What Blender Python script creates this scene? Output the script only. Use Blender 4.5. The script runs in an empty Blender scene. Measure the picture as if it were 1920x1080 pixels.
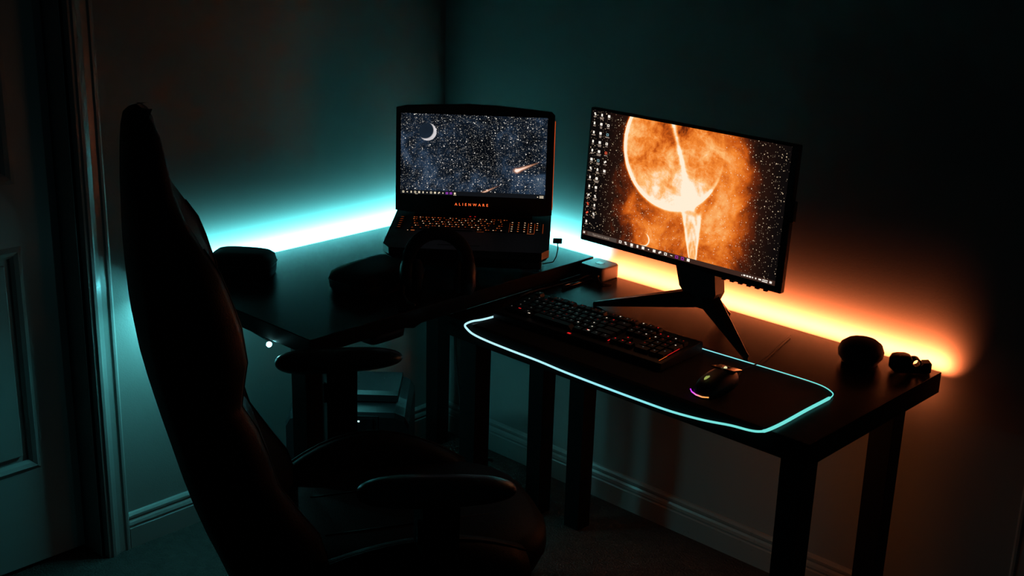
import bpy, bmesh, math, random
from mathutils import Vector, Matrix
R = math.radians
random.seed(7)
C = bpy.context.scene.collection
S = bpy.context.scene

# ------------------------------------------------------------------ camera
cam_d = bpy.data.cameras.new('camera'); cam = bpy.data.objects.new('camera', cam_d); C.objects.link(cam)
right = Vector((0.72540287, 0.68773334, 0.02852241)); up = Vector((-0.23370496, 0.20710662, 0.94999413)); fwd = Vector((-0.64743546, 0.69579429, -0.31096243))
mw = Matrix((right, up, -fwd)).transposed().to_4x4(); mw.translation = Vector((2.91568554, -2.79385063, 1.83871962))
cam.matrix_world = mw
cam_d.sensor_width = 36; cam_d.lens = 36 * 2400.866 / 1920; cam_d.clip_start = 0.05
S.camera = cam
# ------------------------------------------------------------------ world, exposure
w = bpy.data.worlds.new('world'); S.world = w; w.use_nodes = True
w.node_tree.nodes['Background'].inputs[0].default_value = (0.32, 0.78, 0.95, 1)
w.node_tree.nodes['Background'].inputs[1].default_value = 0.0045
S.view_settings.view_transform = 'Standard'; S.view_settings.look = 'None'
S.view_settings.exposure = 0; S.view_settings.gamma = 1; S.view_settings.use_curve_mapping = False
# ------------------------------------------------------------------ light levels
TEAL = (0.15, 0.86, 0.90); TEAL_W = 1.0; TEAL_L = 7.2      # glow of the diodes, watts per metre thrown at the wall
TAIL_W = 430.0
ORANGE = (1.0, 0.20, 0.060); ORANGE_W = 3.0; OTAIL_W = 50.0; ORANGE_L = 6.6
SPREAD = R(107)
PAD_C = (0.26, 0.80, 0.88); PAD_W = 1.05


# ------------------------------------------------------------------ materials
def mat(name, col, rough=0.5, metal=0.0, spec=0.5, bump=0.0, scale=200.0, var=0.0, coat=0.0):
    m = bpy.data.materials.new(name); m.use_nodes = True; nt = m.node_tree; b = nt.nodes['Principled BSDF']
    b.inputs['Base Color'].default_value = (*col, 1); b.inputs['Roughness'].default_value = rough
    b.inputs['Metallic'].default_value = metal; b.inputs['Specular IOR Level'].default_value = spec
    b.inputs['Coat Weight'].default_value = coat
    tc = nt.nodes.new('ShaderNodeTexCoord'); n = nt.nodes.new('ShaderNodeTexNoise'); n.inputs['Scale'].default_value = scale
    nt.links.new(tc.outputs['Object'], n.inputs['Vector'])
    if bump:
        bp = nt.nodes.new('ShaderNodeBump'); bp.inputs['Strength'].default_value = bump; bp.inputs['Distance'].default_value = 0.002
        nt.links.new(n.outputs['Fac'], bp.inputs['Height']); nt.links.new(bp.outputs['Normal'], b.inputs['Normal'])
    mr = nt.nodes.new('ShaderNodeMapRange'); mr.inputs[3].default_value = max(0, rough - 0.06); mr.inputs[4].default_value = min(1, rough + 0.06)
    nt.links.new(n.outputs['Fac'], mr.inputs[0]); nt.links.new(mr.outputs[0], b.inputs['Roughness'])
    return m


def emit(name, col, strength):
    m = bpy.data.materials.new(name); m.use_nodes = True; nt = m.node_tree; nt.nodes.clear()
    e = nt.nodes.new('ShaderNodeEmission'); e.inputs[0].default_value = (*col, 1); e.inputs[1].default_value = strength
    o = nt.nodes.new('ShaderNodeOutputMaterial'); nt.links.new(e.outputs[0], o.inputs[0])
    return m


M_WALL = mat('painted_wall', (0.28, 0.277, 0.273), 0.85, bump=0.15, scale=260, spec=0.15)
M_TRIM = mat('gloss_white_trim', (0.30, 0.297, 0.29), 0.30, bump=0.03, scale=40)
M_DOOR = mat('white_door_paint', (0.42, 0.42, 0.41), 0.4, bump=0.05, scale=60)
M_DESK = mat('black_desk_laminate', (0.012, 0.0115, 0.011), 0.24, bump=0.03, scale=500, spec=0.035)
M_LEG = mat('black_leg_metal', (0.005, 0.005, 0.0055), 0.5, spec=0.15)
M_PLASTIC = mat('black_plastic', (0.010, 0.010, 0.011), 0.5, spec=0.22)
M_SOFT = mat('black_fabric', (0.012, 0.012, 0.013), 0.9, bump=0.4, scale=900, spec=0.2)
M_LEATHER = mat('black_leather', (0.008, 0.008, 0.009), 0.5, spec=0.14, bump=0.25, scale=320)
M_GLOSSY_PAD = mat('armrest_rubber', (0.012, 0.012, 0.013), 0.3, spec=0.4)
M_GLOSS = mat('gloss_black', (0.010, 0.010, 0.011), 0.15)
M_BOX = mat('dark_aluminium', (0.11, 0.10, 0.10), 0.45, metal=0.3)
M_RUBBER = mat('black_rubber', (0.010, 0.010, 0.010), 0.75)
M_PRINT = mat('satin_black_shell', (0.018, 0.018, 0.020), 0.3, spec=0.3)
M_METAL = mat('chrome', (0.5, 0.5, 0.5), 0.2, metal=1.0)
M_TEAL = emit('teal_led', TEAL, TEAL_W); M_TEALFILL = emit('teal_fill_under', TEAL, 30.0); M_TAIL = emit('teal_led_tail', TEAL, TAIL_W)
M_ORANGE = emit('orange_led', ORANGE, ORANGE_W); M_ORANGEFILL = emit('orange_fill_end', ORANGE, 26.0); M_OTAIL = emit('orange_led_tail', (1.0, 0.24, 0.04), OTAIL_W)
M_TIP = emit('led_tip', (0.30, 0.95, 1.0), 60.0)
M_PADGLOW = emit('pad_edge_glow', PAD_C, PAD_W)      # graded below, once the node helpers exist
M_ORG = emit('orange_backlight', (1.0, 0.16, 0.02), 1.0)
M_ORGDIM = emit('dim_orange_backlight', (1.0, 0.14, 0.02), 0.28)
M_RED = emit('red_backlight', (1.0, 0.02, 0.02), 0.8)
M_REDDIM = emit('dim_red_backlight', (1.0, 0.05, 0.03), 0.15)
M_WHT = emit('warm_white_backlight', (1.0, 0.80, 0.62), 0.9)
M_WHTDIM = emit('dim_white_backlight', (0.8, 0.75, 0.65), 0.10)
M_ICON = emit('icon_white', (1.0, 0.90, 0.80), 1.0)
M_ICONDIM = emit('icon_text', (1.0, 0.75, 0.60), 0.45)


def carpet():
    m = bpy.data.materials.new('loop_carpet'); m.use_nodes = True; nt = m.node_tree; b = nt.nodes['Principled BSDF']
    b.inputs['Roughness'].default_value = 1; b.inputs['Specular IOR Level'].default_value = 0.05
    tc = nt.nodes.new('ShaderNodeTexCoord'); v = nt.nodes.new('ShaderNodeTexVoronoi'); v.inputs['Scale'].default_value = 190
    n = nt.nodes.new('ShaderNodeTexNoise'); n.inputs['Scale'].default_value = 30
    nt.links.new(tc.outputs['Object'], v.inputs['Vector']); nt.links.new(tc.outputs['Object'], n.inputs['Vector'])
    r = nt.nodes.new('ShaderNodeValToRGB'); r.color_ramp.elements[0].color = (0.030, 0.027, 0.026, 1); r.color_ramp.elements[1].color = (0.070, 0.062, 0.058, 1)
    nt.links.new(n.outputs['Fac'], r.inputs[0]); nt.links.new(r.outputs[0], b.inputs['Base Color'])
    bp = nt.nodes.new('ShaderNodeBump'); bp.inputs['Strength'].default_value = 0.9; bp.inputs['Distance'].default_value = 0.004; bp.invert = True
    nt.links.new(v.outputs['Distance'], bp.inputs['Height']); nt.links.new(bp.outputs['Normal'], b.inputs['Normal'])
    return m


M_CARPET = carpet()


# ------------------------------------------------------------------ node maths
class N:
    """value socket with arithmetic, for the wallpapers on the screens"""
    nt = None
    def __init__(s, o): s.o = o
    @staticmethod
    def op(k, *a, clamp=False):
        n = N.nt.nodes.new('ShaderNodeMath'); n.operation = k; n.use_clamp = clamp
        for i, x in enumerate(a):
            if isinstance(x, N): N.nt.links.new(x.o, n.inputs[i])
            else: n.inputs[i].default_value = x
        return N(n.outputs[0])
    def __add__(s, x): return N.op('ADD', s, x)
    __radd__ = __add__
    def __sub__(s, x): return N.op('SUBTRACT', s, x)
    def __rsub__(s, x): return N.op('SUBTRACT', x, s)
    def __mul__(s, x): return N.op('MULTIPLY', s, x)
    __rmul__ = __mul__
    def __truediv__(s, x): return N.op('DIVIDE', s, x)


def sm(x, a, b):
    n = N.nt.nodes.new('ShaderNodeMapRange'); n.interpolation_type = 'SMOOTHSTEP'
    N.nt.links.new(x.o, n.inputs[0]); n.inputs[1].default_value = a; n.inputs[2].default_value = b
    if a > b:
        n.inputs[1].default_value = b; n.inputs[2].default_value = a; n.inputs[3].default_value = 1; n.inputs[4].default_value = 0
    return N(n.outputs[0])


def gauss(x, wd): return N.op('POWER', 2.718, (x / wd) * (x / wd) * -1.0)
def length(x, y): return N.op('SQRT', x * x + y * y)


def vec(x, y, z=0.0):
    n = N.nt.nodes.new('ShaderNodeCombineXYZ')
    for i, q in enumerate((x, y, z)):
        if isinstance(q, N): N.nt.links.new(q.o, n.inputs[i])
        else: n.inputs[i].default_value = q
    return n.outputs[0]


def noise(v, scale, detail=6, rough=0.6, dist=0.0):
    n = N.nt.nodes.new('ShaderNodeTexNoise'); n.inputs['Scale'].default_value = scale; n.inputs['Detail'].default_value = detail
    n.inputs['Roughness'].default_value = rough; n.inputs['Distortion'].default_value = dist
    N.nt.links.new(v, n.inputs['Vector']); return N(n.outputs['Fac'])


def stars(v, scale, r, keep):
    n = N.nt.nodes.new('ShaderNodeTexVoronoi'); n.inputs['Scale'].default_value = scale; n.voronoi_dimensions = '2D'
    N.nt.links.new(v, n.inputs['Vector'])
    sp = N.nt.nodes.new('ShaderNodeSeparateColor'); N.nt.links.new(n.outputs['Color'], sp.inputs[0])
    g = N.op('GREATER_THAN', N(sp.outputs[0]), keep)
    return sm(N(n.outputs['Distance']), r, r * 0.45) * g * (N(sp.outputs[1]) * 0.9 + 0.15)


def ramp(x, stops):
    n = N.nt.nodes.new('ShaderNodeValToRGB'); cr = n.color_ramp
    while len(cr.elements) < len(stops): cr.elements.new(0.5)
    for e, (p, c) in zip(cr.elements, stops): e.position = p; e.color = (*c, 1)
    N.nt.links.new(x.o, n.inputs[0]); return n.outputs[0]


def mixc(f, a, b, mode='MIX'):
    n = N.nt.nodes.new('ShaderNodeMix'); n.data_type = 'RGBA'; n.blend_type = mode; n.clamp_factor = True
    if isinstance(f, N): N.nt.links.new(f.o, n.inputs[0])
    else: n.inputs[0].default_value = f
    for i, q in ((6, a), (7, b)):
        if isinstance(q, tuple): n.inputs[i].default_value = (*q, 1)
        else: N.nt.links.new(q, n.inputs[i])
    return n.outputs[2]


def screen_mat(name, build, strength):
    m = bpy.data.materials.new(name); m.use_nodes = True; nt = m.node_tree; nt.nodes.clear(); N.nt = nt
    uv = nt.nodes.new('ShaderNodeUVMap'); sp = nt.nodes.new('ShaderNodeSeparateXYZ'); nt.links.new(uv.outputs[0], sp.inputs[0])
    col = build(N(sp.outputs[0]), N(sp.outputs[1]))
    e = nt.nodes.new('ShaderNodeEmission'); nt.links.new(col, e.inputs[0]); e.inputs[1].default_value = strength
    o = nt.nodes.new('ShaderNodeOutputMaterial'); nt.links.new(e.outputs[0], o.inputs[0])
    return m


def planet_pic(u, v):
    X = u * 1.8; p = vec(X, v); p2 = vec(X + 3.1, v + 1.7)
    n1 = noise(p, 2.6, 8, 0.62, 0.6); n2 = noise(p2, 7.0, 8, 0.7, 0.4); n3 = noise(p2, 22, 6, 0.75)
    fall = gauss(length((X - 1.08) * 0.80, v - 0.50), 0.66)
    leftdark = sm(u, 0.04, 0.26); rightdark = sm(u, 1.0, 0.72)
    B = (fall * 0.60 + 0.10) * leftdark * rightdark + (n1 - 0.5) * 1.25 * leftdark * rightdark + (n2 - 0.5) * 0.5 * leftdark * rightdark
    B = B + gauss(length(X - 0.72, v - 0.13), 0.13) * 0.16
    d = length(X - 0.80, v - 0.82)
    side = sm((X - 0.80) * 0.75 + (v - 0.82) * 0.85, 0.30, -0.22)      # bright on the left and underneath
    inside = sm(d, 0.466, 0.460)
    rim = gauss(d - 0.452, 0.016)
    body = inside * (side * (0.06 + sm(d, 0.22, 0.46) * 0.34) + (n2 - 0.5) * 0.55 + (n3 - 0.5) * 0.22)
    B = B + body + rim * (side * 0.70 + 0.05) + inside * 0.04
    # ring across the planet, then falling out of it below as a narrowing loop
    cu = sm(v, 1.02, 0.40) * 0.0 + (0.435 + (1.0 - v) * 0.232)
    wu = 0.006 + (1.0 - v) * 0.020
    top_r = gauss(u - cu, 0.011) * sm(v, 0.36, 0.42)
    top_r2 = gauss((u - cu) / (wu * 2.2), 1.0) * sm(v, 0.36, 0.42)
    cl = 0.600 - (v - 0.02) * 0.085
    half = 0.018 + v * 0.085
    q = N.op('ABSOLUTE', u - cl) / half
    low = sm(q, 1.15, 0.80) * sm(v, 0.40, 0.34) * (N.op('SINE', (q * 2.6 + v * 14.0) * 4.0) * 0.10 + 0.62)
    edge = gauss(q - 0.85, 0.16) * sm(v, 0.40, 0.34) * 0.35
    B = B + top_r * 0.40 + top_r2 * 0.16 + low * 0.52 + edge * 0.8
    # small crescent moon low on the left
    d2 = length(X - 0.615, v - 0.085); d3 = length(X - 0.600, v - 0.092)
    B = B + gauss(d2 - 0.048, 0.006) * sm(d3, 0.045, 0.058) * 0.5
    col = ramp(B, [(0.0, (0.004, 0.003, 0.003)), (0.16, (0.022, 0.007, 0.004)), (0.30, (0.14, 0.020, 0.004)), (0.46, (0.58, 0.10, 0.008)),
                   (0.62, (0.90, 0.24, 0.03)), (0.80, (1.0, 0.50, 0.17)), (1.0, (1.0, 0.86, 0.66))])
    st = stars(p, 34, 0.15, 0.78) * 0.9 + stars(p2, 62, 0.20, 0.74) * 0.40 + stars(p2, 16, 0.080, 0.62)
    st = st * (1.0 - inside * 0.95)
    return mixc(st, col, (1.0, 0.74, 0.48))


def space_pic(u, v):
    X = u * 1.78; p = vec(X, v); p2 = vec(X + 2.3, v + 5.1)
    n1 = noise(p2, 2.4, 7, 0.62, 0.8); n2 = noise(p, 6.0, 8, 0.75)
    cloud = gauss(length((u - 0.86) * 1.2, v - 0.15), 0.20) * 0.55 + gauss(length((u - 0.74) * 1.8, v - 0.75), 0.25) * 0.25 + gauss(length(u - 0.18, v - 0.5), 0.35) * 0.16
    gap = gauss(length((u - 0.50) * 1.5, v - 0.55), 0.26) * 0.28 + gauss(length((u - 0.86) * 1.3, v - 0.5), 0.16) * 0.22
    B = (n1 - 0.5) * 1.5 + (n2 - 0.5) * 0.7 + 0.15 + cloud * 0.6 - gap
    col = ramp(B, [(0.0, (0.002, 0.003, 0.005)), (0.22, (0.006, 0.011, 0.020)), (0.42, (0.020, 0.040, 0.075)), (0.65, (0.055, 0.085, 0.125)), (1.0, (0.20, 0.21, 0.22))])
    st = stars(p, 26, 0.16, 0.66) * 0.9 + stars(p2, 46, 0.22, 0.66) * 0.5 + stars(p2, 80, 0.26, 0.66) * 0.3 + stars(p, 11, 0.090, 0.55) * 1.3
    tz = sm(v, 0.048, 0.058)
    d = length(X - 0.325, v - 0.780); d2 = length(X - 0.292, v - 0.800)
    disc = sm(d, 0.112, 0.105)
    moon = disc * sm(d2, 0.098, 0.114)
    col = mixc(st * tz * (1.0 - disc), col, (1.0, 0.93, 0.86))
    col = mixc(disc * 0.8, col, (0.010, 0.018, 0.030))
    col = mixc(moon * (n2 * 0.9 + 0.35), col, (0.80, 0.76, 0.78))
    for hx, hy, tx, ty, ww, gain in ((0.788, 0.330, 0.985, 0.475, 0.020, 1.0), (0.555, 0.035, 0.705, 0.165, 0.012, 0.8)):
        dx, dy = (tx - hx) * 1.78, ty - hy; L = math.hypot(dx, dy); ax, ay = dx / L, dy / L
        along = ((X - hx * 1.78) * ax + (v - hy) * ay) / L; across = (X - hx * 1.78) * (-ay) + (v - hy) * ax
        tail = gauss(across / (1.06 - along), ww) * sm(along, -0.02, 0.06) * sm(along, 1.0, 0.1)
        head = gauss(length(X - hx * 1.78 - 0.02, (v - hy - 0.01) * 1.5), 0.030)
        f = (tail + head * (1.0 if ww > 0.015 else 0.0)) * gain
        col = mixc(f, col, (1.0, 0.42, 0.20)); col = mixc(f * f * f, col, (1.0, 0.85, 0.75))
    return mixc(1.0 - tz, col, (0.006, 0.007, 0.009))


# ------------------------------------------------------------------ geometry helpers
def link(name, me, m, parent=None, smooth=False):
    o = bpy.data.objects.new(name, me); C.objects.link(o)
    if m is not None and not me.materials: me.materials.append(m)
    if parent is not None: o.parent = parent
    if smooth:
        for p in me.polygons: p.use_smooth = True
    return o


def from_bm(name, bm, m, parent=None, smooth=False):
    bmesh.ops.recalc_face_normals(bm, faces=bm.faces)
    me = bpy.data.meshes.new(name); bm.to_mesh(me); bm.free()
    return link(name, me, m, parent, smooth)


def add_box(bm, cx, cy, cz, sx, sy, sz, rz=0.0, bev=0.0, rot=None):
    r = bmesh.ops.create_cube(bm, size=1.0)
    vs = r['verts']
    mt = Matrix.Translation((cx, cy, cz)) @ (rot.to_4x4() if rot else Matrix.Rotation(rz, 4, 'Z')) @ Matrix.Diagonal((sx, sy, sz, 1))
    bmesh.ops.transform(bm, matrix=mt, verts=vs)
    if bev:
        es = list({e for v in vs for e in v.link_edges})
        bmesh.ops.bevel(bm, geom=es, offset=bev, segments=2, affect='EDGES', profile=0.5)


def box(name, c, s, m, parent=None, rz=0.0, bev=0.0, rot=None):
    bm = bmesh.new(); add_box(bm, *c, *s, rz, bev, rot)
    return from_bm(name, bm, m, parent)


def add_tube(bm, pts, r, seg=8, closed=False, flat=1.0):
    pts = [Vector(p) for p in pts]; n = len(pts); rings = []
    radii = r if isinstance(r, (list, tuple)) else [r] * n
    prev = None
    for i, p in enumerate(pts):
        if closed: t = (pts[(i + 1) % n] - pts[i - 1])
        else: t = pts[min(i + 1, n - 1)] - pts[max(i - 1, 0)]
        t.normalize()
        ref = Vector((0, 0, 1)) if abs(t.z) < 0.95 else Vector((1, 0, 0))
        a = t.cross(ref).normalized(); b = a.cross(t)
        if prev is not None and a.dot(prev) < 0: a.negate(); b.negate()
        prev = a
        rings.append([bm.verts.new(p + a * math.cos(k * 2 * math.pi / seg) * radii[i] + b * math.sin(k * 2 * math.pi / seg) * radii[i] * flat) for k in range(seg)])
    for i in range(n if closed else n - 1):
        A, B = rings[i], rings[(i + 1) % n]
        for k in range(seg): bm.faces.new((A[k], A[(k + 1) % seg], B[(k + 1) % seg], B[k]))
    if not closed:
        bm.faces.new(rings[0][::-1]); bm.faces.new(rings[-1])


def tube(name, pts, r, m, parent=None, seg=8, closed=False):
    bm = bmesh.new(); add_tube(bm, pts, r, seg, closed); return from_bm(name, bm, m, parent, True)


def loft(name, rings, m, parent=None, smooth=True, cap=True, auto=True):
    bm = bmesh.new(); R_ = [[bm.verts.new(Vector(p)) for p in r] for r in rings]
    n = len(R_[0])
    for A, B in zip(R_, R_[1:]):
        for k in range(n): bm.faces.new((A[k], A[(k + 1) % n], B[(k + 1) % n], B[k]))
    if cap: bm.faces.new(R_[0][::-1]); bm.faces.new(R_[-1])
    return from_bm(name, bm, m, parent, smooth)


def superring(cx, cy, z, a, b, n=28, e=3.0, rz=0.0):
    out = []
    for k in range(n):
        t = 2 * math.pi * k / n; c, s_ = math.cos(t), math.sin(t)
        x = a * math.copysign(abs(c) ** (2 / e), c); y = b * math.copysign(abs(s_) ** (2 / e), s_)
        out.append((cx + x * math.cos(rz) - y * math.sin(rz), cy + x * math.sin(rz) + y * math.cos(rz), z))
    return out


def prism(name, poly, axis, a, b, m, parent=None, bev=0.0):
    """poly in the plane across axis, extruded from a to b along it"""
    bm = bmesh.new()
    def P(q, d):
        return {'x': (d, q[0], q[1]), 'y': (q[0], d, q[1]), 'z': (q[0], q[1], d)}[axis]
    A = [bm.verts.new(P(q, a)) for q in poly]; B = [bm.verts.new(P(q, b)) for q in poly]
    bm.faces.new(A[::-1]); bm.faces.new(B); n = len(poly)
    for k in range(n): bm.faces.new((A[k], A[(k + 1) % n], B[(k + 1) % n], B[k]))
    if bev: bmesh.ops.bevel(bm, geom=list(bm.edges), offset=bev, segments=2, affect='EDGES', profile=0.5)
    return from_bm(name, bm, m, parent)


def thing(name, label, cat, loc=(0, 0, 0), rz=0.0, group=None):
    o = bpy.data.objects.new(name, None); o.empty_display_size = 0.05; C.objects.link(o)
    o.location = loc; o.rotation_euler = (0, 0, rz); o['label'] = label; o['category'] = cat
    if group: o['group'] = group
    return o


def tag(o, label, cat, group=None):
    o['label'] = label; o['category'] = cat
    if group: o['group'] = group
    return o


def struct(o, label=None):
    o['kind'] = 'structure'
    if label: o['label'] = label
    return o


def text(name, body, size, m, parent, mt, spacing=1.0, ext=0.0004):
    cu = bpy.data.curves.new(name, 'FONT'); cu.body = body; cu.size = size; cu.align_x = 'CENTER'; cu.align_y = 'CENTER'
    cu.space_character = spacing; cu.extrude = ext; cu.resolution_u = 3
    tmp = bpy.data.objects.new(name + '_tmp', cu); C.objects.link(tmp)
    me = bpy.data.meshes.new_from_object(tmp, depsgraph=bpy.context.evaluated_depsgraph_get())
    bpy.data.objects.remove(tmp); me.transform(mt)
    me.materials.clear(); me.materials.append(m)
    return link(name, me, m, parent)


nt = M_PADGLOW.node_tree; N.nt = nt
tc = nt.nodes.new('ShaderNodeTexCoord'); sp = nt.nodes.new('ShaderNodeSeparateXYZ'); nt.links.new(tc.outputs['Object'], sp.inputs[0])
nt.links.new(ramp(sm(N(sp.outputs[0]), -0.44, 0.44), [(0.0, (0.50, 0.88, 0.98)), (0.55, (0.28, 0.78, 0.88)), (1.0, (0.16, 0.72, 0.66))]), nt.nodes['Emission'].inputs[0])

# ================================================================== ROOM
WY = 0.025; WX = -0.025          # faces of the two walls
H = 2.5
struct(box('floor', (1.6, -1.7, -0.05), (4.0, 4.4, 0.1), M_CARPET), 'dark loop pile carpet floor')
struct(box('wall_right', (1.65, WY + 0.06, H / 2), (3.5, 0.12, H), M_WALL), 'plain painted wall behind the monitor')
bm = bmesh.new()
OY = -1.262                       # door opening edge
add_box(bm, WX - 0.06, (WY + OY) / 2, H / 2, 0.12, WY - OY, H)
add_box(bm, WX - 0.06, OY - 0.42, (2.06 + H) / 2, 0.12, 0.84, H - 2.06)
add_box(bm, WX - 0.06, OY - 0.84 - 0.6, H / 2, 0.12, 1.2, H)
struct(from_bm('wall_left', bm, M_WALL), 'plain painted wall behind the laptop desk')
BB = [(0, 0), (0.016, 0), (0.016, 0.060), (0.013, 0.063), (0.013, 0.066), (0.015, 0.070), (0.013, 0.078), (0.009, 0.084), (0.011, 0.090), (0.011, 0.096), (0.006, 0.102), (0, 0.104)]
struct(prism('baseboard_left', [(WX + a, b) for a, b in BB], 'y', WY, -1.182, M_TRIM), 'white moulded baseboard on the left wall')
struct(prism('baseboard_right', [(WY - a, b) for a, b in BB], 'x', WX, 1.955, M_TRIM), 'white moulded baseboard on the right wall')
# door casing on the left wall: stepped profile in (y, x)
CAS = [(0, 0), (0.000, 0.014), (0.006, 0.018), (0.012, 0.018), (0.016, 0.013), (0.034, 0.016), (0.046, 0.022), (0.052, 0.026), (0.060, 0.026), (0.064, 0.021), (0.070, 0.021), (0.072, 0.0)]


def casing(name, y0, sgn, z0, z1):
    return prism(name, [(WX + d, y0 - sgn * t) for t, d in CAS], 'z', z0, z1, M_TRIM)


struct(casing('trim_1', -1.182, 1, 0, 2.12), 'white fluted door casing on the left wall')
struct(box('trim_2', (WX - 0.06, OY + 0.004, 1.03), (0.12, 0.012, 2.06), M_TRIM), 'door jamb inside the left opening')
struct(prism('trim_3', [(1.955 + t, WY - d) for t, d in CAS], 'z', 0, 2.12, M_TRIM), 'casing at the far right edge of the right wall')
# panelled door, shut, deep in its opening
door = struct(thing('door_1', 'x', 'y', (-0.10, OY - 0.01, 0)), 'white panelled door left of the gaming chair')
del door['category']
DW = 0.80; DX = 0.0
ys = [0, -0.105, -0.365, -0.435, -0.695, -DW]; zs = [0.012, 0.285, 0.90, 1.06, 1.95, 2.05]
bm = bmesh.new()
for i in range(5):
    for j in range(5):
        y0, y1, z0, z1 = ys[i], ys[i + 1], zs[j], zs[j + 1]
        pan = i in (1, 3) and j in (1, 3)
        add_box(bm, -0.02 - (0.006 if pan else 0), (y0 + y1) / 2, (z0 + z1) / 2, 0.028 if pan else 0.04, abs(y1 - y0), z1 - z0)
from_bm('door_slab', bm, M_DOOR, door)
for i in (1, 3):
    for j in (1, 3):
        y0, y1, z0, z1 = ys[i], ys[i + 1], zs[j], zs[j + 1]
        bm = bmesh.new()
        cs = [(0.0, 0.000), (0.012, 0.007), (0.022, 0.002), (0.030, -0.006)]
        lo = [[bm.verts.new((x, yy, zz)) for yy, zz in ((y0 - d, z0 + d), (y1 + d, z0 + d), (y1 + d, z1 - d), (y0 - d, z1 - d))] for d, x in cs]
        for A, B in zip(lo, lo[1:]):
            for k in range(4): bm.faces.new((A[k], A[(k + 1) % 4], B[(k + 1) % 4], B[k]))
        from_bm('panel_moulding', bm, M_DOOR, door)
        box('raised_panel', (-0.006, (y0 + y1) / 2, (z0 + z1) / 2), (0.008, abs(y1 - y0) - 0.09, z1 - z0 - 0.09), M_DOOR, door, bev=0.003)

# ================================================================== DESKS
HL = 0.776; HR = 0.735; TH = 0.052; TL = 0.042
DL_X = 0.660; DL_Y = -1.058
BK = 0.024


def desk(label, name, x0, x1, y0, y1, top, th, legs, lw):
    t = thing(name, label, 'desk', ((x0 + x1) / 2, (y0 + y1) / 2, 0))
    cx, cy = (x0 + x1) / 2, (y0 + y1) / 2
    box('tabletop', (0, 0, top - th / 2), (x1 - x0, y1 - y0, th), M_DESK, t, bev=0.0015)
    for (lx, ly) in legs:
        h0 = top - th
        loft('leg', [[(lx - cx + a * s_, ly - cy + b * s_, z) for a, b in ((-1, -1), (1, -1), (1, 1), (-1, 1))] for z, s_ in ((0, lw * 0.47), (h0, lw / 2))], M_LEG, t, smooth=False)
    return t


desk('black corner desk under the laptop, along the left wall', 'desk', BK, DL_X - 0.001, DL_Y, -BK, HL, TL,
     [(0.062, -0.075), (0.622, -0.187), (0.592, -1.015), (0.062, -0.90)], 0.056)
desk('black rectangular desk under the monitor, along the right wall', 'desk', DL_X + 0.001, 1.737, -0.6165, -BK, HR, TH,
     [(0.742, -0.588), (0.765, -0.172), (1.700, -0.588), (1.700, -0.20)], 0.056)

# LED strips on the back and under edges of the desks, plus fills
def strip(name, label, p0, p1, wdt, dirv, m, cat='light strip', lamp=None):
    p0, p1, dirv = Vector(p0), Vector(p1), Vector(dirv).normalized()
    t = thing(name, label, cat, (p0 + p1) / 2, group='LED strips fixed to the desks')
    ax = (p1 - p0).normalized(); side = ax.cross(dirv).normalized(); mid = (p0 + p1) / 2
    def q(off, half, nm, mm, thick):
        bm = bmesh.new(); L = (p1 - p0).length
        add_box(bm, 0, 0, 0, L, wdt * half, thick)
        rot = Matrix((ax, side, dirv)).transposed()
        bmesh.ops.transform(bm, matrix=Matrix.Translation(dirv * off) @ rot.to_4x4(), verts=bm.verts)
        return from_bm(nm, bm, mm, t)
    q(0.0, 1.0, 'tape', M_RUBBER, 0.002)
    q(0.0022, 0.7, 'diodes', m, 0.0016)
    if lamp:
        ld = bpy.data.lights.new('strip_glow', 'AREA'); ld.shape = 'RECTANGLE'; ld.size = (p1 - p0).length; ld.size_y = wdt * 0.7
        ld.energy = lamp[1] * (p1 - p0).length; ld.color = lamp[0]; ld.spread = SPREAD
        lo = bpy.data.objects.new('strip_glow', ld); C.objects.link(lo); lo.parent = t
        lo.matrix_local = Matrix.Translation(dirv * 0.0045) @ Matrix((ax, side, -dirv)).transposed().to_4x4() if ax.cross(side).dot(-dirv) > 0 else Matrix.Translation(dirv * 0.0045) @ Matrix((ax, -side, -dirv)).transposed().to_4x4()
    return t


g = 0.003
strip('led_strip', 'teal LED strip behind the corner desk, along the left wall', (BK - g, -1.04, HL - 0.016), (BK - g, -0.03, HL - 0.016), 0.012, (-1, 0, 0.577), M_TEAL, lamp=(TEAL, TEAL_L))
strip('led_strip', 'teal LED strip behind the corner desk, along the right wall', (0.03, -BK + g, HL - 0.016), (0.655, -BK + g, HL - 0.016), 0.012, (0, 1, 0.577), M_TEAL, lamp=(TEAL, TEAL_L))
strip('led_strip', 'orange LED strip behind the monitor desk', (0.675, -BK + g, HR - 0.014), (1.733, -BK + g, HR - 0.014), 0.012, (0, 1, 0.577), M_ORANGE, lamp=(ORANGE, ORANGE_L))
ts = strip('led_strip', 'teal LED strip under the near end of the corner desk, one diode showing', (-0.005, -1.045, HL - TL - 0.0045), (0.17, -1.045, HL - TL - 0.0045), 0.010, (0, 0, -1), M_TAIL)
strip('led_strip', 'faint teal fill strip added under the back edge of the corner desk', (0.10, -0.90, HL - TL - 0.0045), (0.10, -0.40, HL - TL - 0.0045), 0.010, (0, 0, -1), M_TEALFILL)  # added fill light, brightens the wall below the corner desk
strip('led_strip', 'orange LED strip under the right end of the monitor desk', (1.34, -0.40, HR - TH - 0.004), (1.65, -0.40, HR - TH - 0.004), 0.010, (0, 0, -1), M_OTAIL)
strip('led_strip', 'hidden orange fill strip added below the back right corner of the monitor desk', (1.58, -0.030, HR - TH - 0.007), (1.715, -0.030, HR - TH - 0.007), 0.010, (0.0, 1, -0.25), M_ORANGEFILL)  # added fill, tucked out of view, for the orange glow under the corner
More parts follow.
